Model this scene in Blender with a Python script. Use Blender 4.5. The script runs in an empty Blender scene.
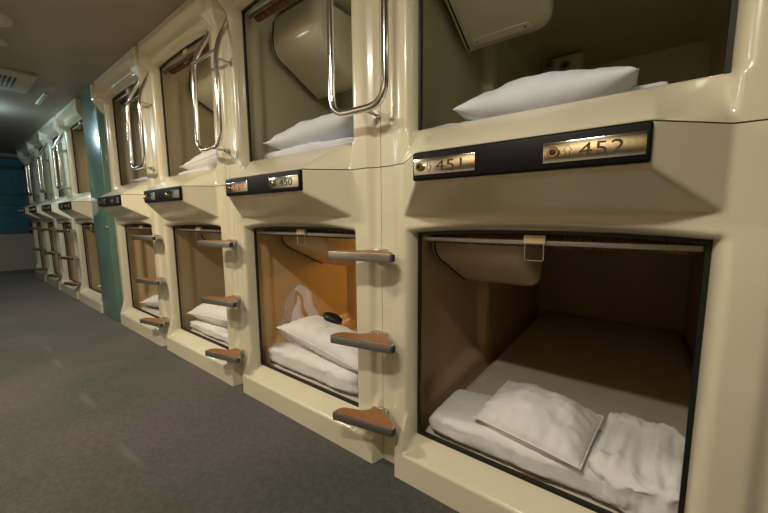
import bpy, bmesh, math, random
import numpy as np
from mathutils import Vector, Matrix, noise

S = bpy.context.scene
COL = S.collection
random.seed(7)

# ------------------------------------------------------------------ materials
def lin(c):
    return tuple(((v / 255) / 12.92 if v / 255 <= .04045 else ((v / 255 + .055) / 1.055) ** 2.4) for v in c) + (1,)

def mat(name, col, rough=.5, metal=0, coat=0, noise_amt=0, noise_scale=20, bump=0, bump_scale=60,
        emit=None, estr=0, sheen=0, spec=.5, trans=0, alpha=1, coat_rough=.08, stretch=None):
    m = bpy.data.materials.new(name); m.use_nodes = True
    nt = m.node_tree; b = nt.nodes['Principled BSDF']
    b.inputs['Base Color'].default_value = col if len(col) == 4 else tuple(col) + (1,)
    b.inputs['Roughness'].default_value = rough
    b.inputs['Metallic'].default_value = metal
    b.inputs['Coat Weight'].default_value = coat
    b.inputs['Coat Roughness'].default_value = coat_rough
    b.inputs['Sheen Weight'].default_value = sheen
    b.inputs['Specular IOR Level'].default_value = spec
    b.inputs['Transmission Weight'].default_value = trans
    b.inputs['Alpha'].default_value = alpha
    if emit:
        b.inputs['Emission Color'].default_value = emit; b.inputs['Emission Strength'].default_value = estr
    tc = nt.nodes.new('ShaderNodeTexCoord'); mp = nt.nodes.new('ShaderNodeMapping')
    nt.links.new(tc.outputs['Object'], mp.inputs['Vector'])
    if stretch: mp.inputs['Scale'].default_value = stretch
    if noise_amt:
        n = nt.nodes.new('ShaderNodeTexNoise'); n.inputs['Scale'].default_value = noise_scale; n.inputs['Detail'].default_value = 6
        nt.links.new(mp.outputs[0], n.inputs['Vector'])
        r = nt.nodes.new('ShaderNodeMapRange'); r.inputs['To Min'].default_value = 1 - noise_amt; r.inputs['To Max'].default_value = 1 + noise_amt
        r.inputs['From Min'].default_value = .3; r.inputs['From Max'].default_value = .7
        nt.links.new(n.outputs['Fac'], r.inputs['Value'])
        mx = nt.nodes.new('ShaderNodeVectorMath'); mx.operation = 'SCALE'
        mx.inputs[0].default_value = tuple(col[:3])
        nt.links.new(r.outputs[0], mx.inputs['Scale']); nt.links.new(mx.outputs[0], b.inputs['Base Color'])
    if bump:
        n = nt.nodes.new('ShaderNodeTexNoise'); n.inputs['Scale'].default_value = bump_scale; n.inputs['Detail'].default_value = 3
        nt.links.new(mp.outputs[0], n.inputs['Vector'])
        bp = nt.nodes.new('ShaderNodeBump'); bp.inputs['Strength'].default_value = bump; bp.inputs['Distance'].default_value = .01
        nt.links.new(n.outputs['Fac'], bp.inputs['Height']); nt.links.new(bp.outputs[0], b.inputs['Normal'])
    return m

M = {}
M['cream'] = mat('cream_fibreglass', (.73, .665, .49), .28, coat=.5, noise_amt=.05, noise_scale=3, bump=.03, bump_scale=7, coat_rough=.12)
M['upinner'] = mat('grey_beige_inner_plastic', (.58, .53, .37), .42, noise_amt=.05, noise_scale=4, bump=.04, bump_scale=9, coat=.15)
M['inner'] = mat('tan_inner_plastic', (.60, .455, .26), .42, noise_amt=.05, noise_scale=4, bump=.04, bump_scale=9, coat=.15)
M['console'] = mat('tan_console_plastic', (.64, .51, .31), .33, coat=.3)
M['upconsole'] = mat('pale_console_plastic', (.66, .62, .47), .33, coat=.3)
M['black'] = mat('black_rubber', (.006, .006, .006), .45)
M['signblack'] = mat('black_gloss_plate', (.003, .003, .003), .5, spec=.2)
M['mirror'] = mat('polished_steel_plaque', (.86, .83, .76), .13, metal=1)
M['ink'] = mat('engraved_grey_ink', (.030, .025, .018), .6)
M['redink'] = mat('faded_red_ink', (1.0, .30, .12), .6)
M['chrome'] = mat('polished_chrome', (.80, .80, .79), .12, metal=1)
M['steel'] = mat('brushed_steel', (.56, .55, .52), .30, metal=1, noise_amt=.12, noise_scale=30, stretch=(1, 1, 30))
M['brass'] = mat('worn_brass_ring', (.50, .34, .15), .28, metal=1)
M['wood'] = mat('orange_brown_cork', (.29, .125, .042), .5, noise_amt=.15, noise_scale=60, bump=.08, bump_scale=200)
M['rail'] = mat('grey_blind_rail', (.36, .36, .33), .4, metal=.6)
M['teal'] = mat('teal_painted_panel', (.115, .21, .175), .28, coat=.5, noise_amt=.08, noise_scale=3, coat_rough=.15)
M['linen'] = mat('white_cotton', (.78, .76, .74), .85, sheen=.3, bump=.45, bump_scale=18)
M['linen2'] = mat('white_striped_cotton', (.74, .78, .86), .85, sheen=.3, bump=.45, bump_scale=16)
M['sheet'] = mat('pale_beige_sheet', (.56, .50, .41), .9, noise_amt=.05, noise_scale=6, bump=.3, bump_scale=5)
M['white'] = mat('white_ceiling_plastic', (.42, .40, .34), .5)
M['grille'] = mat('dark_vent_grille', (.05, .05, .05), .6)
M['red'] = mat('red_button', (.45, .03, .02), .4)
M['yellow'] = mat('yellow_strap', (.55, .42, .04), .6)
M['darkmetal'] = mat('dark_window_frame', (.10, .12, .115), .5)
M['lampbody'] = mat('white_lamp_housing', (.6, .6, .56), .5)
M['diffuser'] = mat('lit_lamp_diffuser', (.9, .9, .85), .5, emit=(1, .86, .62, 1), estr=3)
M['cooldiff'] = mat('cool_lit_tube', (.9, .9, .9), .5, emit=(.62, .88, 1, 1), estr=6)
M['warmdiff'] = mat('warm_lit_lamp_or_fill', (.9, .8, .6), .5, emit=(1, .62, .28, 1), estr=1.5)  # shared by the deep cabin lamps and the added unseen fills
M['ceil'] = mat('beige_brown_ceiling_paint', (.30, .255, .20), .42, noise_amt=.05, noise_scale=2, spec=.45)
M['wall'] = mat('beige_corridor_wall', (.40, .37, .30), .6, noise_amt=.05, noise_scale=3)
M['curtain'] = mat('gold_tan_curtain', (.74, .56, .32), .8, noise_amt=.2, noise_scale=9, stretch=(1, 1, .05))
M['plastic'] = None

def carpet_mat():
    m = bpy.data.materials.new('dark_grey_carpet'); m.use_nodes = True
    nt = m.node_tree; N = nt.nodes; Lk = nt.links; b = N['Principled BSDF']
    b.inputs['Roughness'].default_value = .95; b.inputs['Sheen Weight'].default_value = .25
    b.inputs['Specular IOR Level'].default_value = .15
    g = N.new('ShaderNodeNewGeometry')
    def nz(scale, det=2):
        n = N.new('ShaderNodeTexNoise'); n.inputs['Scale'].default_value = scale; n.inputs['Detail'].default_value = det
        Lk.new(g.outputs['Position'], n.inputs['Vector']); return n
    n1 = nz(260, 4); n2 = nz(1.3, 3); n3 = nz(45, 3)
    r1 = N.new('ShaderNodeMapRange'); r1.inputs['From Min'].default_value = .3; r1.inputs['From Max'].default_value = .7
    r1.inputs['To Min'].default_value = .55; r1.inputs['To Max'].default_value = 1.45
    Lk.new(n1.outputs['Fac'], r1.inputs['Value'])
    r3 = N.new('ShaderNodeMapRange'); r3.inputs['From Min'].default_value = .35; r3.inputs['From Max'].default_value = .65
    r3.inputs['To Min'].default_value = .85; r3.inputs['To Max'].default_value = 1.15
    Lk.new(n3.outputs['Fac'], r3.inputs['Value'])
    mul = N.new('ShaderNodeMath'); mul.operation = 'MULTIPLY'; Lk.new(r1.outputs[0], mul.inputs[0]); Lk.new(r3.outputs[0], mul.inputs[1])
    cr = N.new('ShaderNodeValToRGB')
    cr.color_ramp.elements[0].position = .42; cr.color_ramp.elements[0].color = (.088, .076, .074, 1)
    cr.color_ramp.elements[1].position = .60; cr.color_ramp.elements[1].color = (.054, .062, .047, 1)
    Lk.new(n2.outputs['Fac'], cr.inputs[0])
    mx = N.new('ShaderNodeVectorMath'); mx.operation = 'SCALE'; Lk.new(cr.outputs[0], mx.inputs[0]); Lk.new(mul.outputs[0], mx.inputs['Scale'])
    # pale thin streaks blended into the carpet colour
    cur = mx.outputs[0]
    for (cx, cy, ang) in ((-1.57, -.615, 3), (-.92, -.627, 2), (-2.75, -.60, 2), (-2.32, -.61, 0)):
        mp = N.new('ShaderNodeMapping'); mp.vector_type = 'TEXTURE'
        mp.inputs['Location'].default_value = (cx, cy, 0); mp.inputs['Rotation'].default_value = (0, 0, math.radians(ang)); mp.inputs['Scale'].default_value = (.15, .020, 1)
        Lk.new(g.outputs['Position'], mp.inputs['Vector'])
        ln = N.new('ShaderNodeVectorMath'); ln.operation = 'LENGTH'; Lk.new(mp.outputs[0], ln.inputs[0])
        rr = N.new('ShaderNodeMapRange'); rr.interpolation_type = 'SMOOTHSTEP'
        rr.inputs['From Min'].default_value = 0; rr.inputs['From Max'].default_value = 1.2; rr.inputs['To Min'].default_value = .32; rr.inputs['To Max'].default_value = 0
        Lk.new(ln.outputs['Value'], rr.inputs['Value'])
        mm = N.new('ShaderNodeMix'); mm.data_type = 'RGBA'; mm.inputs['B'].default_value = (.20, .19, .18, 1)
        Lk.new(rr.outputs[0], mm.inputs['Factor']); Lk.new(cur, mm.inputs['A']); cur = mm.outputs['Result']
    Lk.new(cur, b.inputs['Base Color'])
    bp = N.new('ShaderNodeBump'); bp.inputs['Strength'].default_value = .6; bp.inputs['Distance'].default_value = .004
    Lk.new(n1.outputs['Fac'], bp.inputs['Height']); Lk.new(bp.outputs[0], b.inputs['Normal'])
    return m
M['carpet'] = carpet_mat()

def reed_mat():
    m = bpy.data.materials.new('brown_reed_blind'); m.use_nodes = True
    nt = m.node_tree; N = nt.nodes; Lk = nt.links; b = N['Principled BSDF']; b.inputs['Roughness'].default_value = .6
    tc = N.new('ShaderNodeTexCoord'); mp = N.new('ShaderNodeMapping'); mp.inputs['Scale'].default_value = (60, 4, 4)
    Lk.new(tc.outputs['Object'], mp.inputs['Vector'])
    n = N.new('ShaderNodeTexNoise'); n.inputs['Scale'].default_value = 4; n.inputs['Detail'].default_value = 3; Lk.new(mp.outputs[0], n.inputs['Vector'])
    cr = N.new('ShaderNodeValToRGB'); cr.color_ramp.elements[0].position = .35; cr.color_ramp.elements[0].color = (.045, .016, .006, 1)
    cr.color_ramp.elements[1].position = .65; cr.color_ramp.elements[1].color = (.26, .12, .04, 1)
    Lk.new(n.outputs['Fac'], cr.inputs[0]); Lk.new(cr.outputs[0], b.inputs['Base Color'])
    return m
M['reed'] = reed_mat()

def bag_mat():
    m = bpy.data.materials.new('clear_thin_plastic'); m.use_nodes = True
    nt = m.node_tree; N = nt.nodes; b = N['Principled BSDF']
    b.inputs['Base Color'].default_value = (.85, .87, .92, 1); b.inputs['Roughness'].default_value = .25
    b.inputs['Alpha'].default_value = .30
    return m
M['bag'] = bag_mat()

def glass_mat():
    m = mat('blue_dusk_window_glass', (.02, .05, .08), .08, emit=(.05, .20, .24, 1), estr=.055, noise_amt=0)
    return m
M['duskglass'] = glass_mat()

# ------------------------------------------------------------------ helpers
def me_obj(name, bm, m, parent=None, smooth=True, sharp=35):
    me = bpy.data.meshes.new(name)
    bmesh.ops.recalc_face_normals(bm, faces=bm.faces) if getattr(bm, '_rc', False) else None
    bm.to_mesh(me); bm.free()
    me.materials.append(m)
    if smooth:
        for p in me.polygons: p.use_smooth = True
        if sharp: me.set_sharp_from_angle(angle=math.radians(sharp))
    o = bpy.data.objects.new(name, me); COL.objects.link(o)
    if parent: o.parent = parent
    return o

def pyobj(name, verts, faces, m, parent=None, smooth=True, sharp=35, fix=True):
    me = bpy.data.meshes.new(name); me.from_pydata([tuple(v) for v in verts], [], faces)
    if fix:
        bm = bmesh.new(); bm.from_mesh(me); bmesh.ops.recalc_face_normals(bm, faces=bm.faces); bm.to_mesh(me); bm.free()
    me.materials.append(m)
    if smooth:
        for p in me.polygons: p.use_smooth = True
        if sharp: me.set_sharp_from_angle(angle=math.radians(sharp))
    o = bpy.data.objects.new(name, me); COL.objects.link(o)
    if parent: o.parent = parent
    return o

def bx(bm, x0, x1, y0, y1, z0, z1, bev=0, seg=2):
    b2 = bmesh.new()
    bmesh.ops.create_cube(b2, size=1)
    for v in b2.verts:
        v.co = Vector(((x0 + x1) / 2 + v.co.x * (x1 - x0), (y0 + y1) / 2 + v.co.y * (y1 - y0), (z0 + z1) / 2 + v.co.z * (z1 - z0)))
    if bev: bmesh.ops.bevel(b2, geom=list(b2.edges), offset=bev, segments=seg, affect='EDGES', profile=.5)
    me = bpy.data.meshes.new('t'); b2.to_mesh(me); b2.free(); bm.from_mesh(me); bpy.data.meshes.remove(me)

def box_obj(name, x0, x1, y0, y1, z0, z1, m, parent=None, bev=.003, seg=2):
    bm = bmesh.new(); bx(bm, x0, x1, y0, y1, z0, z1, bev, seg); return me_obj(name, bm, m, parent)

def smooth_path(pts, r=.03, n=6):
    """round the corners of a polyline"""
    out = [Vector(pts[0])]
    for i in range(1, len(pts) - 1):
        a, b, c = Vector(pts[i - 1]), Vector(pts[i]), Vector(pts[i + 1])
        rr = min(r, (a - b).length * .49, (c - b).length * .49)
        p0 = b + (a - b).normalized() * rr; p2 = b + (c - b).normalized() * rr
        for k in range(n + 1):
            t = k / n; out.append(p0 * (1 - t) ** 2 + b * 2 * t * (1 - t) + p2 * t * t)
    out.append(Vector(pts[-1])); return out

def tube(bm, pts, r, seg=12, closed=False, cap=True):
    pts = [Vector(p) for p in pts]; n = len(pts); rings = []
    up = None
    for i, p in enumerate(pts):
        if closed: t = (pts[(i + 1) % n] - pts[i - 1]).normalized()
        else: t = (pts[min(i + 1, n - 1)] - pts[max(i - 1, 0)]).normalized()
        if up is None:
            up = Vector((0, 0, 1)) if abs(t.z) < .9 else Vector((0, 1, 0))
        a = t.cross(up).normalized(); u2 = a.cross(t).normalized(); up = u2
        rr = r[i] if isinstance(r, (list, tuple)) else r
        rings.append([bm.verts.new(p + (a * math.cos(k * 2 * math.pi / seg) + u2 * math.sin(k * 2 * math.pi / seg)) * rr) for k in range(seg)])
    for i in range(n if closed else n - 1):
        A, B = rings[i], rings[(i + 1) % n]
        for k in range(seg):
            bm.faces.new((A[k], A[(k + 1) % seg], B[(k + 1) % seg], B[k]))
    if cap and not closed:
        bm.faces.new(rings[0][::-1]); bm.faces.new(rings[-1])

def tube_obj(name, pts, r, m, parent=None, seg=12, closed=False):
    bm = bmesh.new(); tube(bm, pts, r, seg, closed); bmesh.ops.recalc_face_normals(bm, faces=bm.faces)
    return me_obj(name, bm, m, parent, sharp=50)

def lathe(name, prof, m, parent=None, loc=(0, 0, 0), axis='Y', seg=24):
    """prof: list of (radius, height) revolved about AXIS"""
    bm = bmesh.new(); rings = []
    for r, h in prof:
        ring = []
        for k in range(seg):
            c, s = math.cos(2 * math.pi * k / seg) * r, math.sin(2 * math.pi * k / seg) * r
            co = {'Y': (c, h, s), 'Z': (c, s, h), 'X': (h, c, s)}[axis]
            ring.append(bm.verts.new(Vector(co) + Vector(loc)))
        rings.append(ring)
    for A, B in zip(rings, rings[1:]):
        for k in range(seg): bm.faces.new((A[k], A[(k + 1) % seg], B[(k + 1) % seg], B[k]))
    bm.faces.new(rings[0]); bm.faces.new(rings[-1])
    bmesh.ops.recalc_face_normals(bm, faces=bm.faces)
    return me_obj(name, bm, m, parent)

def extrude_poly(name, poly, axis, h0, h1, m, parent=None, bev=.002, seg=2):
    """poly in the plane normal to AXIS ('X': (y,z), 'Y': (x,z), 'Z': (x,y)), extruded from h0 to h1"""
    bm = bmesh.new()
    def co(p, h): return {'X': (h, p[0], p[1]), 'Y': (p[0], h, p[1]), 'Z': (p[0], p[1], h)}[axis]
    a = [bm.verts.new(co(p, h0)) for p in poly]; b = [bm.verts.new(co(p, h1)) for p in poly]
    bm.faces.new(a); bm.faces.new(b[::-1])
    for i in range(len(poly)): bm.faces.new((a[i], b[i], b[(i + 1) % len(poly)], a[(i + 1) % len(poly)]))
    bmesh.ops.recalc_face_normals(bm, faces=bm.faces)
    if bev:
        es = [e for e in bm.edges if len(e.link_faces) == 2 and e.calc_face_angle(0) > .9]
        bmesh.ops.bevel(bm, geom=es, offset=bev, segments=seg, affect='EDGES', profile=.5)
    return me_obj(name, bm, m, parent)

def thing(name, label, cat, loc=(0, 0, 0), rz=0, group=None):
    o = bpy.data.objects.new(name, None); COL.objects.link(o); o.location = loc; o.rotation_euler = (0, 0, rz)
    o.empty_display_size = .1; o['label'] = label; o['category'] = cat
    if group: o['group'] = group
    return o
def tag(o, label, cat, group=None):
    o['label'] = label; o['category'] = cat
    if group: o['group'] = group
    return o
def struct(o): o['kind'] = 'structure'; return o

def copy_tree(o, parent=None, skip=()):
    c = o.copy(); COL.objects.link(c)
    if parent: c.parent = parent
    for ch in [x for x in bpy.data.objects if x.parent == o]:
        if ch.name.split('.')[0] in skip: continue
        copy_tree(ch, c, skip)
    return c

def smin(a, b, k):   # smooth minimum
    h = np.clip(.5 + .5 * (b - a) / k, 0, 1); return b * (1 - h) + a * h - k * h * (1 - h)
def smax(a, b, k): return -smin(-a, -b, k)
def sstep(a, b, x):
    t = np.clip((x - a) / (b - a), 0, 1); return t * t * (3 - 2 * t)

# ------------------------------------------------------------------ facade geometry
WL, WR = .066, .8005            # window opening in x
EL, ER = -.0648, .9328            # module edges in x
BL = .0126                      # left end of the projecting base
Z1B, Z1T = .1395, .884          # lower window
ZS = 1.110                      # seam between tiers
Z2B, Z2T = 1.2203, 1.936        # upper window
ZC = 2.045                      # ceiling
SX0, SX1 = .1622, .6827         # canopy front
CY = .1785                      # canopy projection

def arch(x): u = (x - (WL + WR) / 2) / ((WR - WL) / 2); return .014 * (1 - np.clip(u * u, 0, 1)) - .003
def lines(keys, step):
    out = []
    for a, b in zip(keys, keys[1:]):
        n = max(1, int(round((b - a) / step))); out += [a + (b - a) * i / n for i in range(n)]
    return np.array(out + [keys[-1]])

def pilaster(X):
    """depth of the upright surface without base or canopy"""
    left = .036 + .014 * sstep(-.024, .026, X)
    right = .050 - .014 * sstep(.880, .912, X)
    return np.where(X < .4, left, right)

def reveal(X, Z, zb, zt, side=.028, top=.022):
    """distance outside the opening -> 0 at the gasket, 1 beyond the rounded jamb"""
    dx = np.maximum(np.maximum(WL - X, X - WR), 0) / side
    dz = np.maximum(np.maximum(Z - zt - arch(X), zb - Z), 0) / top
    r = np.sqrt(np.clip(dx, 0, 1) ** 2 + np.clip(dz, 0, 1) ** 2)
    r = np.clip(np.maximum(r, 0), 0, 1)
    return np.sqrt(np.clip(1 - (1 - r) ** 2.2, 0, 1))

def canopy_side(X):
    """splayed ends of the canopy"""
    l = CY - (SX0 - X) * (CY - .045) / (SX0 - .035)
    r = CY - (X - SX1) * (CY - .045) / (.812 - SX1)
    return np.minimum(np.minimum(l, r), CY)

def depth_lower(X, Z):
    P = pilaster(X)
    r = reveal(X, Z, Z1B, Z1T)
    d = P * r
    # projecting base box with sill slope and end flare
    inx = X > BL - .001
    base = np.where(Z <= .098, .087, 0)
    sill = np.where((X > WL - .012) & (X < WR + .012), .087 * np.clip((Z1B - Z) / (Z1B - .098), 0, 1), 0)
    fl = .087 - (Z - .098) * (.037 / .150)
    flare_l = np.where((X < WL) & (X > BL + (Z - .105) * .30) & (Z > .098), fl - np.clip((X - .050), 0, 1) * 1.5, 0)
    flare_r = np.where((X > WR) & (Z > .098), fl - np.clip((.83 - X), 0, 1) * 1.2 - .01, 0)
    bs = np.maximum(np.maximum(base, sill), np.maximum(flare_l, flare_r))
    edge = sstep(BL - .004, BL + .004, X) * (1 - sstep(.921, .930, X))
    d = np.maximum(d, bs * edge)
    d = np.where((Z > .098) & (Z < Z1B) & (X > WL) & (X < WR), sill, d)
    # canopy
    under = .045 + (Z - .935) * (CY - .045) / (1.027 - .935)
    can = np.minimum(canopy_side(X), under)
    d = np.maximum(d, np.where(Z > .93, can, 0))
    return d

def depth_upper(X, Z):
    P = pilaster(X)
    r = reveal(X, Z, Z2B, Z2T, top=.020)
    d = P * r
    t = np.clip((Z2B - Z) / (Z2B - 1.112), 0, 1.0)
    foot = np.clip(canopy_side(X), .045, CY)
    inw = (X > WL - .001) & (X < WR + .001) & (Z < Z2B)
    d = np.where(inw, foot * t, np.maximum(np.where((Z < Z2B) & (canopy_side(X) > .045), foot * t, 0), d))
    # crown under the ceiling with a corbel at each end
    lipz = np.clip((Z - (Z2T + .016)) / .006, 0, 1) * .056
    mid = np.where(Z < 1.968, lipz, np.where(Z < 2.004, .036 + np.clip((Z - 1.974) / (2.003 - 1.974), 0, 1) * .030, .110))
    cl = np.clip((X - .040) / .006, 0, 1)
    d = np.where((Z > 1.955), mid * cl + d * (1 - cl), d)
    # bevelled cover over the joint between neighbouring capsules, tapering to a point
    half = .064 * np.clip((Z - 1.835) / (1.930 - 1.835), 0, 1)
    cap = np.where((np.abs(X - .934) < half) | (np.abs(X + .066) < half), .050 + .060 * np.clip((Z - 1.835) / (1.930 - 1.835), 0, 1), 0)
    # left end of the crown drops as a small corbel
    corb = np.where((X > .040) & (X < .064), .05 + .06 * np.clip((Z - 1.885) / .05, 0, 1), 0) * (Z > 1.885)
    return np.maximum(np.maximum(d, cap), corb)

def blur(D, k=2):
    for _ in range(k):
        E_ = np.pad(D, 1, mode='edge')
        D = (E_[:-2, 1:-1] + E_[2:, 1:-1] + E_[1:-1, :-2] + E_[1:-1, 2:] + 2 * D) / 6
    return D

def facade(name, lo, hi, wb, wt, fn, parent):
    xs = lines([EL, BL - .002, BL + .004, .040, WL, .112, SX0, SX1, WR, .87, ER], .0055)
    zk = [lo] + ([.098] if lo == 0 else []) + [wb, wt] + ([1.027] if lo == 0 else [1.972, 2.003]) + [hi]
    zs = lines(zk, .0055)
    X, Z = np.meshgrid(xs, zs, indexing='ij')
    D = blur(fn(X, Z), 1)
    eps = 1e-6
    hole = (X >= WL - eps) & (X <= WR + eps) & (Z >= wb - eps) & (Z <= wt + eps)
    D[hole] = 0
    # bend the rows near the head of the window into a shallow arch
    fall = np.clip(1 - np.abs(Z - wt) / .075, 0, 1)
    Zw = Z + arch(X) * fall * ((X >= WL) & (X <= WR))
    nx, nz = X.shape
    verts = [(X[i, j], -D[i, j], Zw[i, j]) for i in range(nx) for j in range(nz)]
    faces = []
    inside = lambda i, j: (WL - eps <= (xs[i] + xs[i + 1]) / 2 <= WR + eps) and (wb <= (zs[j] + zs[j + 1]) / 2 <= wt)
    for i in range(nx - 1):
        for j in range(nz - 1):
            if inside(i, j): continue
            a = i * nz + j; faces.append((a, a + nz, a + nz + 1, a + 1))
    # returns along the border of the sheet and of the opening
    def rim(idx, closed, y):
        base = len(verts)
        for k in idx: x, _, z = verts[k]; verts.append((x, y, z))
        n = len(idx)
        for q in range(n if closed else n - 1):
            r = (q + 1) % n; faces.append((idx[q], idx[r], base + r, base + q))
    border = [i * nz for i in range(nx)] + [(nx - 1) * nz + j for j in range(1, nz)] + [i * nz + nz - 1 for i in range(nx - 2, -1, -1)] + [j for j in range(nz - 2, 0, -1)]
    rim(border, True, .014)
    i0, i1 = int(np.argmin(abs(xs - WL))), int(np.argmin(abs(xs - WR))); j0, j1 = int(np.argmin(abs(zs - wb))), int(np.argmin(abs(zs - wt)))
    hl = [i * nz + j0 for i in range(i0, i1 + 1)] + [i1 * nz + j for j in range(j0 + 1, j1 + 1)] + [i * nz + j1 for i in range(i1 - 1, i0 - 1, -1)] + [i0 * nz + j for j in range(j1 - 1, j0, -1)]
    rim(hl, True, .014)
    return pyobj(name, verts, faces, M['cream'], parent, sharp=50, fix=False)

def gasket(parent, zb, zt, lower):
    """black trim round the opening; the upper sill has none"""
    top = [(x, zt + float(arch(x))) for x in np.linspace(WR, WL, 28)]
    if lower: pts = [(WL, zb), (WR, zb)] + top
    else: pts = [(WR, zb)] + top + [(WL, zb)]
    n = len(pts); verts = []; faces = []
    t = .010
    for x, z in pts:
        ix = x + (t if abs(x - WL) < .002 else -t if abs(x - WR) < .002 else 0)
        iz = z + ((.013 if lower else 0) if abs(z - zb) < .002 else -t)
        verts += [(x, -.003, z), (ix, -.003, iz), (ix, .007, iz), (x, .007, z)]
    for i in range(n if lower else n - 1):
        a, b = i * 4, ((i + 1) % n) * 4
        for k in range(4): faces.append((a + k, a + (k + 1) % 4, b + (k + 1) % 4, b + k))
    return pyobj('window_gasket', verts, faces, M['black'], parent, sharp=30)

IX0, IX1, IY1 = .016, .962, 2.075

def inner_shell(parent, z0, z1, m='inner'):
    """cabin lining: moulded left wall, plain back, right wall, roof, floor"""
    ys = lines([.016, .12, .82, .90, 1.80, IY1], .02); zs = lines([z0, z0 + .13, z0 + .80, z1], .02)
    Y, Z = np.meshgrid(ys, zs, indexing='ij')
    def recess(y0, y1, za, zb_, dep, s=.022):
        return dep * np.clip((Y - y0) / s, 0, 1) * np.clip((y1 - Y) / s, 0, 1) * np.clip((Z - za) / (s * 2), 0, 1) * np.clip((zb_ - Z) / s, 0, 1)
    X = IX0 - blur(recess(.13, .82, z0 + .12, z0 + .80, .042) + recess(.90, 1.78, z0 + .16, z0 + .74, .012), 1)
    nx, nz = Y.shape
    V = [(X[i, j], Y[i, j], Z[i, j]) for i in range(nx) for j in range(nz)]
    F = [(i * nz + j, i * nz + j + 1, (i + 1) * nz + j + 1, (i + 1) * nz + j) for i in range(nx - 1) for j in range(nz - 1)]
    b = len(V)
    c = .07   # coved corners along the roof
    prof = [(IX0, z1 - c)] + [(IX0 + c - c * math.cos(t), z1 - c + c * math.sin(t)) for t in np.linspace(.2, math.pi / 2, 5)] + \
           [(IX1 - c + c * math.sin(t), z1 - c + c * math.cos(t)) for t in np.linspace(0, math.pi / 2, 6)] + [(IX1, z0), (IX0, z0)]
    k = len(prof)
    for y in (.016, IY1): V += [(x, y, z) for x, z in prof]
    for i in range(k - 1): F.append((b + i, b + i + 1, b + k + i + 1, b + k + i))
    F.append(tuple(b + k + i for i in range(k)))
    o = pyobj('cabin_lining', V, F, M[m], parent, sharp=50, fix=False)
    # shallow moulded frame on the back wall
    return o

def tv_console(parent, dz, upper):
    """moulded TV housing hanging in the left front corner of the cabin roof"""
    prof = [(.215, .972), (.205, .86), (.207, .815), (.222, .785), (.25, .762), (.300, .738), (.47, .652), (.508, .634), (.525, .634), (.540, .655), (.600, .972)]
    cy, cz = .40, .80
    secs = [(IX0 - .01, 0), (.300, 0), (.327, .04), (.347, .12), (.355, .24), (.356, .36)]
    V = []; F = []; k = len(prof)
    for x, s in secs:
        for (y, z) in prof:
            zz = z if z > .96 else z + (cz + .05 - z) * s * .8
            V.append((x, y + (cy - y) * s * .8, zz + dz))
    for i in range(len(secs) - 1):
        for j in range(k - 1): F.append((i * k + j, i * k + j + 1, (i + 1) * k + j + 1, (i + 1) * k + j))
    F.append(tuple((len(secs) - 1) * k + j for j in range(k)))
    o = pyobj('television_housing', V, F, M['upconsole' if upper else 'console'], parent, sharp=40)
    tube_obj('seam_line', [(IX0 + .003, y - .002, z + dz - .002) for y, z in prof[:8]], .0035, M['black'], o, 6)
    if upper:
        a = Vector((0, .500, .640 + dz)); b = Vector((0, .345, .717 + dz)); d = (b - a).normalized(); n = Vector((0, -d.z, d.y)) * -1
        if n.z > 0: n = -n
        x0, x1 = .045, .285; h = .032
        bm = bmesh.new()
        q = [a + Vector((x0, 0, 0)) + n * .0005, a + Vector((x1, 0, 0)) + n * .0005, a + d * h + Vector((x1 - .012, 0, 0)) + n * .0005, a + d * h + Vector((x0 + .004, 0, 0)) + n * .0005]
        lo = [bm.verts.new(p) for p in q]; hi_ = [bm.verts.new(p + n * .004) for p in q]
        bm.faces.new(lo); bm.faces.new(hi_[::-1])
        for i in range(4): bm.faces.new((lo[i], hi_[i], hi_[(i + 1) % 4], lo[(i + 1) % 4]))
        bmesh.ops.recalc_face_normals(bm, faces=bm.faces)
        bmesh.ops.bevel(bm, geom=list(bm.edges), offset=.0012, segments=1, affect='EDGES')
        p = me_obj('access_panel', bm, M['upconsole'], o)
        tube_obj('panel_edge', [v + n * .001 for v in q], .0012, M['grille'], p, 5, closed=True)
        for xx in (x0 + .018, x1 - .025):
            c = a + d * h * .5 + Vector((xx, 0, 0)) + n * .005
            bm = bmesh.new(); bmesh.ops.create_icosphere(bm, subdivisions=2, radius=.0035, matrix=Matrix.Translation(c)); me_obj('screw', bm, M['grille'], p)
    return o

def roller_blind(parent, zt):
    r = box_obj('blind_rail', WL + .012, WR - .012, .006, .020, zt - .030, zt - .017, M['rail'], parent, .002)
    V = []; F = []; n = 60
    for i in range(n + 1):
        x = WL + .02 + (WR - WL - .04) * i / n
        for z, y in ((zt - .014, .024), (zt - .036 - .003 * random.random(), .026)): V.append((x, y, z))
    for i in range(n): F.append((2 * i, 2 * i + 2, 2 * i + 3, 2 * i + 1))
    o = pyobj('blind_edge', V, F, M['reed'], r); sol = o.modifiers.new('t', 'SOLIDIFY'); sol.thickness = .003
    # rolled reed cloth behind the rail
    bm = bmesh.new()
    for i in range(5):
        pass
    tube(bm, [(WL + .03, .062, zt - .012), (WR - .03, .062, zt - .012)], .024, 20); bmesh.ops.recalc_face_normals(bm, faces=bm.faces)
    me_obj('rolled_reed_cloth', bm, M['reed'], r)
    box_obj('pull_block', .414, .471, -.004, .010, zt - .026, zt - .002, M['inner'], r, .002)
    tube_obj('wire_pull', smooth_path([(.418, .0, zt - .026), (.418, .0, zt - .073), (.467, .0, zt - .073), (.467, .0, zt - .026)], .006, 4), .0016, M['chrome'], r, 6)
    return r

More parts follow.
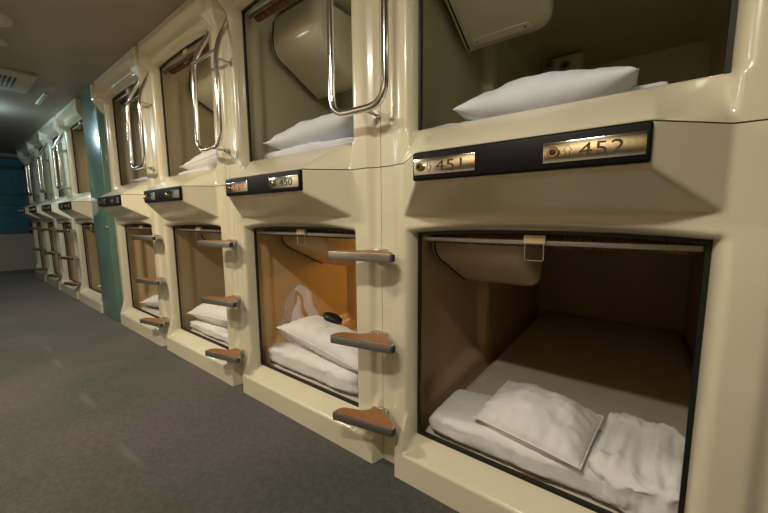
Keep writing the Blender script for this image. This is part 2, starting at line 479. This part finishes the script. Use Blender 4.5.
def text_mesh(s, size):
    cu = bpy.data.curves.new('t', 'FONT'); cu.body = s; cu.size = size; cu.extrude = .0004; cu.space_character = 1.08
    o = bpy.data.objects.new('t', cu); COL.objects.link(o)
    dg = bpy.context.evaluated_depsgraph_get(); me = bpy.data.meshes.new_from_object(o.evaluated_get(dg))
    bpy.data.objects.remove(o); bpy.data.curves.remove(cu); return me

def plaque(parent, x0, x1, text=None, up=True, ink='ink', arrow=True):
    y = -CY - .0125
    z0, z1 = 1.0475, 1.0905
    p = box_obj('number_plaque', x0, x1, y - .002, y + .004, z0, z1, M['mirror'], parent, .0012)
    kx = x0 + .020; kz = z0 + .021
    ring = lathe('key_switch', [(.0115, y - .001), (.0115, y - .007), (.0095, y - .009), (.007, y - .009), (.006, y - .004)], M['brass'], p, (kx, 0, kz), 'Y', 20)
    lathe('key_hole', [(.0062, y - .003), (.0062, y - .0065), (.004, y - .0068)], M['black'], ring, (kx, 0, kz), 'Y', 14)
    if text:
        me = text_mesh(text, .038)
        me.materials.clear(); me.materials.append(M[ink])
        o = bpy.data.objects.new('lettering', me); COL.objects.link(o); o.parent = p
        xsv = [v.co.x for v in me.vertices]; w = max(xsv) - min(xsv)
        tx = x0 + (.068 if arrow else .045); sc = (x1 - .034 - tx) / w
        o.rotation_euler = (math.pi / 2, 0, 0); o.location = (tx - min(xsv) * sc, y - .0025, z0 + .0080); o.scale = (sc, 1, 1)
        if arrow:
            ax, az, s = x0 + .047, z0 + .021, (1 if up else -1)
            pts = [(0, .013), (.0085, .001), (.004, .001), (.004, -.0115), (-.004, -.0115), (-.004, .001), (-.0085, .001)]
            tube_obj('arrow_mark', [(ax + a, y - .0025, az + b * s) for a, b in pts], .0007, M[ink], p, 5, closed=True)
    return p

def signboard(parent, texts):
    s = box_obj('sign_board', SX0, SX1, -CY - .012, -CY + .010, 1.034, 1.1085, M['signblack'], parent, .005, 3)
    plaque(s, .168, .343, *texts[0])
    plaque(s, .497, .675, *texts[1])
    return s

def controls(parent, dz):
    """control panel on the cabin wall with two round outlets"""
    p = box_obj('control_panel', .052, .30, 1.70, 1.78, .82 + dz, .955 + dz, M['upinner'], parent, .012, 3)
    for x, z in ((.095, .915), (.195, .885)):
        k = lathe('round_outlet', [(.034, 1.701), (.034, 1.694), (.028, 1.688), (.024, 1.688), (.022, 1.696)], M['rail'], p, (x, 0, z + dz), 'Y', 24)
        lathe('outlet_core', [(.015, 1.700), (.014, 1.686), (.006, 1.684)], M['grille'], k, (x, 0, z + dz), 'Y', 16)
    lathe('call_button', [(.014, 1.701), (.013, 1.692), (.008, 1.690)], M['red'], p, (.105, 0, .843 + dz), 'Y', 16)

# ---- prototypes -------------------------------------------------------------
LOW_G, UP_G = 'lower tier sleeping capsules', 'upper tier sleeping capsules'
def build_lower():
    r = thing('sleeping_capsule', '', 'sleeping capsule', (0, 0, 0), 0, LOW_G)
    facade('front_frame', 0, ZS - .0016, Z1B, Z1T, depth_lower, r)
    gasket(r, Z1B, Z1T, True)
    inner_shell(r, .058, .975)
    tv_console(r, 0, False)
    roller_blind(r, Z1T)
    return r
def build_upper():
    r = thing('sleeping_capsule', '', 'sleeping capsule', (0, 0, 0), 0, UP_G)
    facade('front_frame', ZS + .0016, ZC, Z2B, Z2T, depth_upper, r)
    gasket(r, Z2B, Z2T, False)
    inner_shell(r, 1.14, 2.035, 'upinner')
    tv_console(r, 1.035, True)
    roller_blind(r, Z2T)
    controls(r, 1.06)
    return r

COLX = [0, -1, -2, -3, -4.44, -5.40, -6.35, -7.30]
FARX = .945
low0, up0 = build_lower(), build_upper()
lows, ups = [low0], [up0]
for x in COLX[1:]:
    a = copy_tree(low0); a.location = (x, 0, 0); lows.append(a); a.scale = (FARX if x < -4 else 1, 1, 1)
    b = copy_tree(up0); b.location = (x, 0, 0); ups.append(b); b.scale = a.scale
TX = {0: (('451', False), ('452', True)), 1: (('449', False, 'redink', False), ('450', True))}
blank = None
for i, r in enumerate(lows):
    if i in TX: signboard(r, TX[i])
    elif blank is None: blank = signboard(r, ((None,), (None,)))
    else: copy_tree(blank, r)
LL = ['lower cream capsule under the sign numbered 451 and 452, widest opening, made-up bed inside',
      'lower cream capsule under the sign numbered 450, glowing orange inside',
      'lower cream capsule third from the right, one crumpled white pillow behind its opening',
      'lower cream capsule directly right of the teal divider',
      'lower cream capsule directly left of the teal divider, brown inside',
      'lower cream capsule second to the left of the teal divider',
      'lower cream capsule third to the left of the teal divider',
      'lower cream capsule at the far end nearest the blue window']
UL = ['upper cream capsule above the sign numbered 452, greenish inside with a big pillow',
      'upper cream capsule above the sign numbered 450, pale pillow and console inside',
      'upper cream capsule third from the right behind the bent chrome handle, beige inside',
      'upper cream capsule directly right of the teal divider',
      'upper cream capsule directly left of the teal divider, orange inside',
      'upper cream capsule second to the left of the teal divider',
      'upper cream capsule third to the left of the teal divider',
      'upper cream capsule at the far end nearest the blue window']
for r, l in zip(lows, LL): r['label'] = l
for r, l in zip(ups, UL): r['label'] = l

# a yellow strap hanging by the right jamb inside the upper right capsule
box_obj('wall_strap', .925, .955, .55, .575, 1.53, 1.66, M['yellow'], up0, .004)
lathe('strap_hook', [(.016, .56), (.016, .54), (.008, .535)], M['black'], up0, (.935, 0, 1.525), 'Y', 14)

# ---- mattresses ---------------------------------------------------------------
def cloth_noise(p, amp, sc, seed=0):
    q = Vector((p[0] * sc + seed * 7.1, p[1] * sc, p[2] * sc))
    return amp * (noise.noise(q) + .5 * noise.noise(q * 2.3) + .25 * noise.noise(q * 4.9))

def mattress(x, ztop, label):
    nx, ny = 30, 60; V = []; F = []
    x0, x1, y0, y1 = .062, .950, .040, 2.04
    def row(i, j):
        u, v = i / nx, j / ny; X_, Y_ = x0 + (x1 - x0) * u, y0 + (y1 - y0) * v
        e = min(u, 1 - u) * (x1 - x0); f = min(v, 1 - v) * (y1 - y0)
        drop = .022 * (1 - min(1, e / .03)) ** 2 + .022 * (1 - min(1, f / .03)) ** 2
        return (X_, Y_, ztop - drop + cloth_noise((X_, Y_, 0), .0025, 4, x))
    for i in range(nx + 1):
        for j in range(ny + 1): V.append(row(i, j))
    for i in range(nx):
        for j in range(ny): a = i * (ny + 1) + j; F.append((a, a + 1, a + ny + 2, a + ny + 1))
    b = len(V)
    border = [i * (ny + 1) for i in range(nx + 1)] + [nx * (ny + 1) + j for j in range(1, ny + 1)] + [i * (ny + 1) + ny for i in range(nx - 1, -1, -1)] + [j for j in range(ny - 1, 0, -1)]
    for k in border: V.append((V[k][0], V[k][1], ztop - .078))
    n = len(border)
    for q in range(n): F.append((border[q], border[(q + 1) % n], b + (q + 1) % n, b + q))
    F.append(tuple(b + q for q in range(n)))
    o = pyobj('mattress', V, F, M['sheet']); o.location = (x, 0, 0)
    return tag(o, label, 'mattress', 'sheeted mattresses')
mattress(0, .1385, 'beige sheeted mattress inside the lower capsule numbered 451')
mattress(-1, .1385, 'sheeted mattress under the wrapped pillow in the orange lit capsule')
mattress(-2, .1385, 'sheeted mattress under the crumpled pillow, lower capsule third from right')
mattress(-3, .1385, 'sheeted mattress in the lower capsule just right of the teal divider')
mattress(0, 1.2185, 'mattress under the long pillow in the upper capsule numbered 452')
mattress(-1, 1.2185, 'mattress under the folded linen in the upper capsule numbered 450')
mattress(-2, 1.2185, 'mattress in the upper capsule behind the bent chrome handle')

# ---- pillows and folded bedding ------------------------------------------------
def pillow(loc, sx, sy, T, rz=0, rx=0, ry=0, label='', m='linen', seed=0, group='white pillows', wr=.008, seam=True, name='pillow', cat='pillow', sag=0, pinch=.12):
    nu, nv = 44, 32; V = []; F = []
    def P(u, v, s):
        # u,v in -1..1
        a = (1 - abs(u) ** 2.4); b = (1 - abs(v) ** 2.4)
        t = (max(a, 0) * max(b, 0)) ** .62
        x = u * sx / 2 * (1 - pinch * .5 * (1 - v * v) * abs(u) ** 4 * 1.0 + .0)
        y = v * sy / 2 * (1 - pinch * .8 * (1 - u * u) * abs(v) ** 4)
        z = s * T / 2 * t
        n = cloth_noise((x, y, s * .3), wr, 9, seed) * (t ** .5) + cloth_noise((x * 3, y, s), wr * .5, 7, seed + 3) * t
        # gathers running in from the rim
        g = .0035 * math.sin(u * 23 + seed) * max(0, abs(v) - .55) * 2 + .0035 * math.sin(v * 19 + seed * 2) * max(0, abs(u) - .55) * 2
        if s < 0: n *= .3; g *= .3
        z = z + n + g * (1 if t > 0 else 0)
        z -= sag * (u * u)
        return (x, y, z)
    for s in (1, -1):
        for i in range(nu + 1):
            for j in range(nv + 1): V.append(P(-1 + 2 * i / nu, -1 + 2 * j / nv, s))
    N1 = (nu + 1) * (nv + 1)
    for s in (0, 1):
        for i in range(nu):
            for j in range(nv):
                a = s * N1 + i * (nv + 1) + j
                F.append((a, a + nv + 1, a + nv + 2, a + 1) if s == 0 else (a, a + 1, a + nv + 2, a + nv + 1))
    me = bpy.data.meshes.new(name); me.from_pydata(V, [], F)
    bm = bmesh.new(); bm.from_mesh(me); bmesh.ops.remove_doubles(bm, verts=bm.verts, dist=.0015); bmesh.ops.recalc_face_normals(bm, faces=bm.faces); bm.to_mesh(me); bm.free()
    me.materials.append(M[m])
    for p in me.polygons: p.use_smooth = True
    o = bpy.data.objects.new(name, me); COL.objects.link(o)
    o.location = loc; o.rotation_euler = (rx, ry, rz); tag(o, label, cat, group)
    if seam:
        per = [P(-1 + 2 * i / nu, -1, 1) for i in range(nu + 1)] + [P(1, -1 + 2 * j / nv, 1) for j in range(1, nv + 1)] + [P(1 - 2 * i / nu, 1, 1) for i in range(1, nu + 1)] + [P(-1, 1 - 2 * j / nv, 1) for j in range(1, nv)]
        tube_obj('piping', per, .0028, M[m], o, 6, closed=True)
    return o

def folded(loc, sx, sy, h, rz=0, layers=2, label='', m='linen', seed=0, group='folded white bedding', wr=.006, rx=0, ry=0, name='folded_quilt', cat='folded quilt', bulge=.015):
    """soft stack of folded cloth: rounded section with the folds showing along the front"""
    n = 72; L_ = 40; V = []; F = []
    for i in range(L_ + 1):
        u = -1 + 2 * i / L_
        endr = (1 - abs(u) ** 7) ** .35 if abs(u) < 1 else 0
        for k in range(n):
            t = 2 * math.pi * k / n; c, s = math.cos(t), math.sin(t)
            e = .34
            y = abs(c) ** e * (1 if c > 0 else -1) * sy / 2; z = abs(s) ** e * (1 if s > 0 else -1) * h / 2
            # grooves between the folds on both long sides
            zz = (z / h + .5) * layers
            gr = abs(math.sin(math.pi * zz)) ** .5
            side = max(0, abs(c) - .55) / .45
            y *= 1 - (1 - gr) * .035 * side
            y *= .9 + .1 * endr; z2 = z * (.35 + .65 * endr)
            x = u * sx / 2 * (1 - .02 * (z / h) * (1 if u > 0 else -1))
            w = cloth_noise((x, y, z * 2), wr, 8, seed) + cloth_noise((x * 2.5, y * .7, z), wr * .5, 13, seed + 5)
            y += w * .8; z2 += w * (1 if z > -h * .3 else .1) + bulge * (1 - u * u) * (z > 0) * (1 - (2 * y / sy) ** 2 if abs(2 * y / sy) < 1 else 0)
            V.append((x, y, max(z2, -h / 2)))
    for i in range(L_):
        for k in range(n): F.append((i * n + k, i * n + (k + 1) % n, (i + 1) * n + (k + 1) % n, (i + 1) * n + k))
    F.append(tuple(range(n))[::-1]); F.append(tuple(L_ * n + k for k in range(n)))
    o = pyobj(name, V, F, M[m], sharp=75); o.location = loc; o.rotation_euler = (rx, ry, rz)
    tag(o, label, cat, group); return o

# lower 451: folded quilt, loosely folded end, pillow on top
folded((.400, .152, .139 + .042), .61, .255, .084, math.radians(1), 2, 'white folded quilt lying along the sill under the pillow in capsule 451', seed=1, wr=.008)
folded((.722, .190, .139 + .062), .22, .34, .125, math.radians(-6), 3, 'thick bunched end of white bedding at the right of the capsule 451 opening', seed=4, wr=.020, name='bunched_quilt', cat='quilt')
pillow((.440, .160, .262), .325, .285, .14, math.radians(-6), math.radians(4), math.radians(3), 'soft white pillow lying on the folded quilt in capsule 451', seed=2, wr=.013, pinch=.02)
# upper 452
pillow((.405, .170, 1.280), .48, .25, .140, math.radians(2), 0, math.radians(-1), 'long white pillow on the sill of the upper capsule numbered 452', 'linen2', seed=6, wr=.012, seam=False, pinch=.02)
folded((.22, .17, 1.219 + .012), .30, .20, .026, .1, 1, 'thin white cloth peeping out left of the long pillow in capsule 452', 'linen2', seed=8, wr=.004, name='folded_sheet', cat='folded sheet', bulge=0)
folded((.655, .23, 1.219 + .028), .10, .20, .05, .05, 1, 'small folded white cloth at the right end of the long pillow in capsule 452', 'linen2', seed=9, wr=.005, name='folded_sheet', cat='folded sheet', bulge=0)
# upper 450
folded((-.60, .18, 1.219 + .026), .64, .24, .052, 0, 1, 'white folded sheet under the pillow in the upper capsule numbered 450', 'linen2', seed=11, wr=.006, name='folded_sheet', cat='folded sheet')
pillow((-.57, .17, 1.328), .60, .26, .135, math.radians(2), 0, math.radians(-4), 'plump white pillow on the folded sheet in the upper capsule numbered 450', 'linen2', seed=12, wr=.012, seam=False, pinch=.02)
# upper third
pillow((-1.56, .17, 1.305), .54, .26, .15, .05, 0, math.radians(-6), 'white pillow in the upper capsule behind the bent chrome handle', seed=13, wr=.008)
folded((-1.70, .14, 1.219 + .016), .46, .18, .035, .0, 1, 'white sheet under the pillow behind the bent chrome handle', seed=14, wr=.006, name='folded_sheet', cat='folded sheet')
pillow((-2.55, .17, 1.255), .50, .24, .07, .05, 0, 0, 'white pillow in the upper capsule just right of the teal divider', seed=15)
# lower 450: quilt, wrapped pillow, plastic bag, black pouch
folded((-.60, .16, .139 + .050), .68, .25, .10, 0, 2, 'thick white folded quilt beneath the wrapped pillow in the orange lit capsule', seed=16, wr=.008)
pillow((-.52, .15, .318), .60, .24, .15, math.radians(1), 0, math.radians(9), 'white pillow in clear wrap on the thick folded quilt, orange lit capsule', seed=17, wr=.010)
# lower third
folded((-1.60, .16, .139 + .030), .62, .24, .06, 0, 2, 'white folded quilt under the crumpled pillow, lower capsule third from right', seed=18, wr=.008)
pillow((-1.60, .16, .276), .56, .25, .16, .05, 0, math.radians(-3), 'crumpled white pillow in the lower capsule third from the right', seed=19, wr=.018)
pillow((-2.58, .17, .228), .56, .26, .13, .05, 0, math.radians(-8), 'white pillow in the lower capsule just right of the teal divider', seed=20, wr=.010)
pillow((-4.03, .16, .185), .42, .24, .09, .0, 0, math.radians(-4), 'small white pillow in the lower capsule just left of the teal divider', seed=21)

def plastic_bag():
    V = []; F = []; nu, nv = 36, 26
    for j in range(nv + 1):
        v = j / nv
        for i in range(nu):
            t = 2 * math.pi * i / nu
            r = (.085 + .03 * math.sin(v * math.pi)) * (1 - .45 * v)
            peak = max(0, math.cos(t - .4)) ** 3 * .17 + max(0, math.cos(t - 3.2)) ** 3 * .11
            z = v * (.10 + peak)
            x = math.cos(t) * r * 1.15; y = math.sin(t) * r * .62
            w = cloth_noise((x, y, z), .030, 6, 3)
            V.append((x + w - .015 * v, y + w * .6, max(z + w * .5 * v, 0)))
    for j in range(nv):
        for i in range(nu): F.append((j * nu + i, j * nu + (i + 1) % nu, (j + 1) * nu + (i + 1) % nu, (j + 1) * nu + i))
    F.append(tuple(range(nu)))
    o = pyobj('plastic_bag', V, F, M['bag'], sharp=0); o.location = (-.845, .155, .252)
    # a crumpled handle loop standing up behind
    V = []; F = []; n = 24
    for i in range(n + 1):
        t = i / n
        cx = -.08 + .26 * t; cz = .10 + .26 * math.sin(math.pi * min(1, t * 1.0)) ** .8 * (1 - .35 * t)
        w = .006 * math.sin(i * .9)
        for s, dd in ((-1, -.03), (0, .0), (1, .03)):
            V.append((cx + dd * .5 + w, .02 + dd * .6 + w, cz - abs(s) * .015 + dd * .3))
    for i in range(n):
        for s in (0, 1): F.append((3 * i + s, 3 * i + s + 1, 3 * i + s + 4, 3 * i + s + 3))
    pyobj('bag_handle', V, F, M['bag'], o, sharp=0)
    tag(o, 'clear crumpled plastic bag standing at the left of the orange lit capsule 450 opening', 'plastic bag')
plastic_bag()
def pouch():
    bm = bmesh.new(); bmesh.ops.create_icosphere(bm, subdivisions=4, radius=1)
    for v in bm.verts:
        k = 1 + cloth_noise(v.co, .10, 2.2, 5); v.co = Vector((v.co.x * .058 * k, v.co.y * .036 * k, v.co.z * .024 * k))
    o = me_obj('pouch', bm, M['black'], sharp=0); o.location = (-.575, .20, .412); o.rotation_euler = (0, .25, .2)
    tag(o, 'small black pouch resting on the wrapped pillow in the orange lit capsule', 'pouch')
pouch()

# ------------------------------------------------------------------ steps and handles
def catmull(P, n=6):
    out = []
    for i in range(len(P) - 1):
        p0, p1, p2, p3 = P[max(i - 1, 0)], P[i], P[i + 1], P[min(i + 2, len(P) - 1)]
        for k in range(n):
            t = k / n
            out.append(tuple(.5 * ((2 * b) + (-a + c) * t + (2 * a - 5 * b + 4 * c - d) * t * t + (-a + 3 * b - 3 * c + d) * t ** 3) for a, b, c, d in zip(p0, p1, p2, p3)))
    out.append(P[-1]); return out

def make_step():
    r = thing('climbing_step', '', 'step', (0, 0, 0))
    back = catmull([(.040, -.116), (.026, -.094), (-.008, -.076), (-.034, -.056), (-.041, -.036), (-.042, -.026)], 5)
    back2 = catmull([(-.102, -.026), (-.101, -.044), (-.106, -.074), (-.124, -.097), (-.160, -.111), (-.192, -.124), (-.207, -.146)], 5)
    outline = back + back2 + [(-.204, -.172), (.036, -.126)]
    extrude_poly('tread_body', outline, 'Z', -.030, 0, M['steel'], r, .003, 2)
    cx, cy = -.080, -.090
    ins = [(x + (cx - x) * .05, y + (cy - y) * .10) for x, y in outline if y < -.040]
    extrude_poly('tread_pad', ins, 'Z', -.004, .0012, M['wood'], r, .0008, 1)
    bm = bmesh.new(); bx(bm, -.106, -.040, -.056, -.030, -.038, .005, .004)
    me_obj('wall_bracket', bm, M['steel'], r)
    box_obj('end_cap', .030, .0425, -.124, -.104, -.028, -.003, M['grille'], r, .004, 2)
    return r
step0 = make_step()
stacks = [(0, 'nearest the viewer, between capsules 451 and 450'), (-1, 'left of the orange lit capsule'), (-2, 'beside the capsule right of the teal divider'),
          (-4.44, 'first to the left of the teal divider'), (-5.40, 'second to the left of the teal divider'), (-6.35, 'farthest from the viewer near the window')]
first = True
for x, where in stacks:
    for z, tier in ((.817, 'top'), (.508, 'middle'), (.208, 'bottom')):
        s = step0 if first else copy_tree(step0)
        first = False
        s.location = (x, 0, z); s['label'] = f'{tier} step of the ladder {where}'; s['group'] = 'climbing steps'

def make_handle():
    r = thing('grab_handle', '', 'handle', (0, 0, 0))
    yb = -.124
    loop = [(-.160, -.050, 1.885), (-.212, yb + .004, 1.735), (-.212, yb, 1.285), (.020, yb, 1.285), (.020, yb + .004, 1.735), (.004, -.045, 1.890)]
    p = [Vector(loop[0])] + smooth_path(loop[0:3], .05, 5)[1:-1] + smooth_path([loop[1], loop[2], loop[3]], .075, 9)[8 - 8 + 1:]
    # full rounded path
    p = smooth_path(loop[:3] + loop[3:], .072, 9)
    tube_obj('handle_loop', p, .0122, M['chrome'], r, 16)
    tube_obj('cross_bar', [(-.212, yb, 1.722), (.020, yb, 1.722)], .0085, M['chrome'], r, 12)
    for x, z in ((-.075, 1.288), (.020, 1.690)):
        q = tube_obj('standoff_peg', [(x, yb, z), (x + .002, -.046, z - .004)], .0062, M['steel'], r, 12)
        lathe('peg_foot', [(.013, -.058), (.013, -.036), (.012, -.034)], M['steel'], q, (x + .002, 0, z - .004), 'Y', 16)
    return r
h0 = make_handle()
hl = ['large chrome loop handle nearest the viewer, beside the upper capsule numbered 452',
      'chrome loop handle with a crossbar left of the upper capsule numbered 450',
      'chrome loop handle in front of the upper capsule beside the teal divider',
      'chrome loop handle nearest left of the teal divider', 'chrome loop handle second left of the teal divider', 'farthest chrome loop handle, near the blue window']
for i, (x, _) in enumerate(stacks):
    h = h0 if i == 0 else copy_tree(h0)
    h.location = (x, 0, 0); h['label'] = hl[i]; h['group'] = 'chrome grab handles'

# ------------------------------------------------------------------ teal divider
t = thing('divider_panel', 'tall teal painted divider panel between the two runs of capsules', 'divider', (-3.27, 0, 0))
bm = bmesh.new(); bx(bm, -.258, .202, -.082, .5, 0, ZC, .008, 3); me_obj('panel_body', bm, M['teal'], t)
lathe('latch', [(.014, -.081), (.014, -.092), (.009, -.096)], M['steel'], t, (.17, 0, .86), 'Y', 16)

# ------------------------------------------------------------------ room shell
def slab(name, x0, x1, y0, y1, z0, z1, m): return struct(box_obj(name, x0, x1, y0, y1, z0, z1, m, None, 0))
XF, XN, YO = -7.90, 2.6, -1.95
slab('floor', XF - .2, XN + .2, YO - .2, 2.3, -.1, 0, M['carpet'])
slab('ceiling', XF - .2, XN + .2, YO - .2, 2.3, ZC, ZC + .1, M['ceil'])
slab('wall_opposite', XF - .2, XN + .2, YO - .12, YO, 0, ZC, M['wall'])
slab('wall_near', XN, XN + .12, YO, 2.2, 0, ZC, M['wall'])
slab('wall_beyond', ER + .002, XN, -.03, .10, 0, ZC, M['cream'])
slab('wall_back', XF, XN, 2.10, 2.22, 0, ZC, M['wall'])
# far end wall with window
wy0, wy1, wz0, wz1 = -1.35, .03, .69, 1.99
slab('wall_far', XF - .12, XF, YO, 2.1, 0, wz0, M['wall'])
bm = bmesh.new()
bx(bm, XF - .12, XF, wy1, 2.1, wz0, ZC); bx(bm, XF - .12, XF, YO, wy0, wz0, ZC); bx(bm, XF - .12, XF, wy0, wy1, wz1, ZC)
struct(me_obj('wall_far_upper', bm, M['wall'], None, False))
bm = bmesh.new()
for a in ((wy0, wy0 + .04), (wy1 - .04, wy1), (-.68, -.64)): bx(bm, XF - .07, XF - .01, a[0], a[1], wz0, wz1, .003)
for a in ((wz0, wz0 + .04), (wz1 - .03, wz1), (1.79, 1.84), (1.35, 1.375), (1.165, 1.19)): bx(bm, XF - .07, XF - .01, wy0, wy1, a[0], a[1], .003)
w = struct(me_obj('window_1', bm, M['darkmetal']))
box_obj('window_pane', XF - .05, XF - .042, wy0 + .02, wy1 - .02, wz0 + .02, wz1 - .02, M['duskglass'], w, 0)
slab('baseboard_far', XF, XF + .012, YO, 2.1, 0, .07, M['darkmetal'])

# ceiling fittings
c = thing('air_conditioner', 'flat white ceiling air conditioner cassette with dark slots', 'air conditioner', (-3.40, -.75, ZC))
bm = bmesh.new(); bx(bm, -.28, .28, -.34, .34, -.022, 0, .008, 2); me_obj('cassette_cover', bm, M['white'], c)
for k in range(4):
    box_obj('vent_slot', -.16 + .0, .16, .150 + k * .026, .162 + k * .026, -.026, -.020, M['grille'], c, .001)
box_obj('intake_grille', -.20, .20, -.20, .06, -.026, -.020, M['grille'], c, .002)
d = thing('smoke_detector', 'round cream smoke detector at the ceiling\'s left edge', 'smoke detector', (-2.21, -.70, ZC))
lathe('detector_body', [(.075, 0), (.075, -.012), (.066, -.030), (.040, -.040), (.01, -.041)], M['white'], d, (0, 0, 0), 'Z', 28)
lathe('detector_vent', [(.069, -.018), (.0705, -.021), (.068, -.024)], M['grille'], d, (0, 0, 0), 'Z', 28)
o = lathe('ceiling_speaker', [(.06, 0), (.06, -.006), (.05, -.012), (.02, -.013)], M['white'], None, (0, 0, 0), 'Z', 24); o.location = (-2.60, -.67, ZC)
tag(o, 'small low round fitting on the ceiling between detector and air conditioner', 'ceiling fitting')
o = box_obj('ceiling_strip', -.22, .22, -.016, .016, -.012, 0, M['lampbody'], None, .003); o.location = (-3.80, -.295, ZC)
tag(o, 'short slim white strip on the ceiling beyond the air conditioner', 'ceiling strip')

# opposite side: hanging curtain that the polished plaques reflect
def curtain():
    V = []; F = []; n = 700
    for i in range(n + 1):
        x = -.9 + 3.0 * i / n; y = YO + .09 + .022 * math.sin(x * 42 + 1.2 * math.sin(x * 5)) + .012 * math.sin(x * 97)
        V += [(x, y, .95), (x, y, 1.98)]
    for i in range(n): F.append((2 * i, 2 * i + 2, 2 * i + 3, 2 * i + 1))
    o = pyobj('curtain', V, F, M['curtain'], sharp=0, fix=False); o.modifiers.new('t', 'SOLIDIFY').thickness = .004
    tag(o, 'gold tan pleated curtain hanging on the corridor wall opposite the capsules', 'curtain')
curtain()

# ------------------------------------------------------------------ lamps
def area(loc, sx, sy, power, color, rot=(0, 0, 0), spread=180):
    l = bpy.data.lights.new('lamp', 'AREA'); l.shape = 'RECTANGLE'; l.size = sx; l.size_y = sy; l.energy = power; l.color = color; l.spread = math.radians(spread)
    o = bpy.data.objects.new('ceiling_light_source', l); COL.objects.link(o); o.location = loc; o.rotation_euler = rot; return o
def lamp_fixture(x, y, sx, sy, power, color, label, m='diffuser'):
    t = thing('ceiling_lamp', label, 'ceiling lamp', (x, y, ZC), 0)
    box_obj('lamp_housing', -sx / 2 - .03, sx / 2 + .03, -sy / 2 - .03, sy / 2 + .03, -.03, 0, M['lampbody'], t, .004)
    box_obj('lamp_diffuser', -sx / 2, sx / 2, -sy / 2, sy / 2, -.036, -.028, M[m], t, .001)
    l = area((0, 0, -.042), sx, sy, power, color); l.parent = t
WARM = (1, .88, .68)
lamp_fixture(.35, -1.27, .45, .08, 21, (1, .95, .82), 'slim ceiling lamp behind the camera')
lamp_fixture(-1.75, -1.27, .45, .08, 35, WARM, 'slim ceiling lamp over the corridor opposite the third capsule')
lamp_fixture(-3.9, -1.27, .45, .08, 9, WARM, 'slim ceiling lamp over the corridor by the teal divider')
t = thing('tube_lamp', 'cool white tube lamp under the far corridor ceiling', 'tube lamp', (-4.5, -.80, ZC))
box_obj('tube_bracket', -.02, .02, -.32, .10, -.018, 0, M['lampbody'], t, .003)
tube_obj('lit_tube', [(0, -.30, -.045), (0, .06, -.045)], .013, M['cooldiff'], t, 12)
for yy in (-.30, .06): box_obj('tube_socket', -.014, .014, yy - .012, yy + .012, -.06, -.016, M['lampbody'], t, .003)
l = bpy.data.lights.new('tube_glow', 'POINT'); l.energy = 22; l.color = (.55, .85, 1); l.shadow_soft_size = .05
o = bpy.data.objects.new('tube_light_source', l); COL.objects.link(o); o.parent = t; o.location = (0, .05, -.075)

def point(loc, power, color, r=.04):
    l = bpy.data.lights.new('cabin_light', 'POINT'); l.energy = power; l.color = color; l.shadow_soft_size = r
    o = bpy.data.objects.new('cabin_light_source', l); COL.objects.link(o); o.location = loc; return o
def cabin_lamp_or_fill(root, z, power, color, near=True):
    """right wall: unseen fill added near the front, or the lamp deep in the cabin"""
    y = .13 if near else 1.70
    box_obj('cabin_lamp_or_fill', .915, .958, y - .05, y + .05, z - .02, z + .02, M['warmdiff'], root, .008)
    l = point((.86, y, z - .03), power, color, .05); l.parent = root
ORANGE = (1, .60, .19)
cabin_lamp_or_fill(lows[1], .80, 8, ORANGE, False)
cabin_lamp_or_fill(ups[4], 1.80, 7.0, ORANGE, False)
cabin_lamp_or_fill(ups[0], 1.86, .45, (.80, .98, .66))  # this and the ones below: unseen fills added to brighten dim cabins
cabin_lamp_or_fill(ups[1], 1.86, .9, (.88, .95, .78))
cabin_lamp_or_fill(ups[2], 1.86, 1.2, (1, .80, .50))
cabin_lamp_or_fill(lows[2], .80, .35, (1, .86, .62))
cabin_lamp_or_fill(lows[3], .80, .35, (1, .82, .55))

# world: faint even fill, the room is closed
w = bpy.data.worlds.new('World'); S.world = w; w.use_nodes = True
w.node_tree.nodes['Background'].inputs[0].default_value = (.05, .06, .08, 1); w.node_tree.nodes['Background'].inputs[1].default_value = .3

# ------------------------------------------------------------------ camera
cam = bpy.data.cameras.new('camera'); co = bpy.data.objects.new('camera', cam); COL.objects.link(co)
co.location = (.675, -1.0003, .9378); co.rotation_euler = (1.4521, .0089, .6476)
cam.sensor_fit = 'HORIZONTAL'; cam.sensor_width = 36; cam.lens = 337.619 / 768 * 36; cam.clip_start = .02
S.camera = co
vs = S.view_settings; vs.view_transform = 'Standard'; vs.look = 'None'; vs.gamma = 1; vs.exposure = 0.0
try: vs.use_curve_mapping = False
except Exception: pass
S.cycles.max_bounces = 8
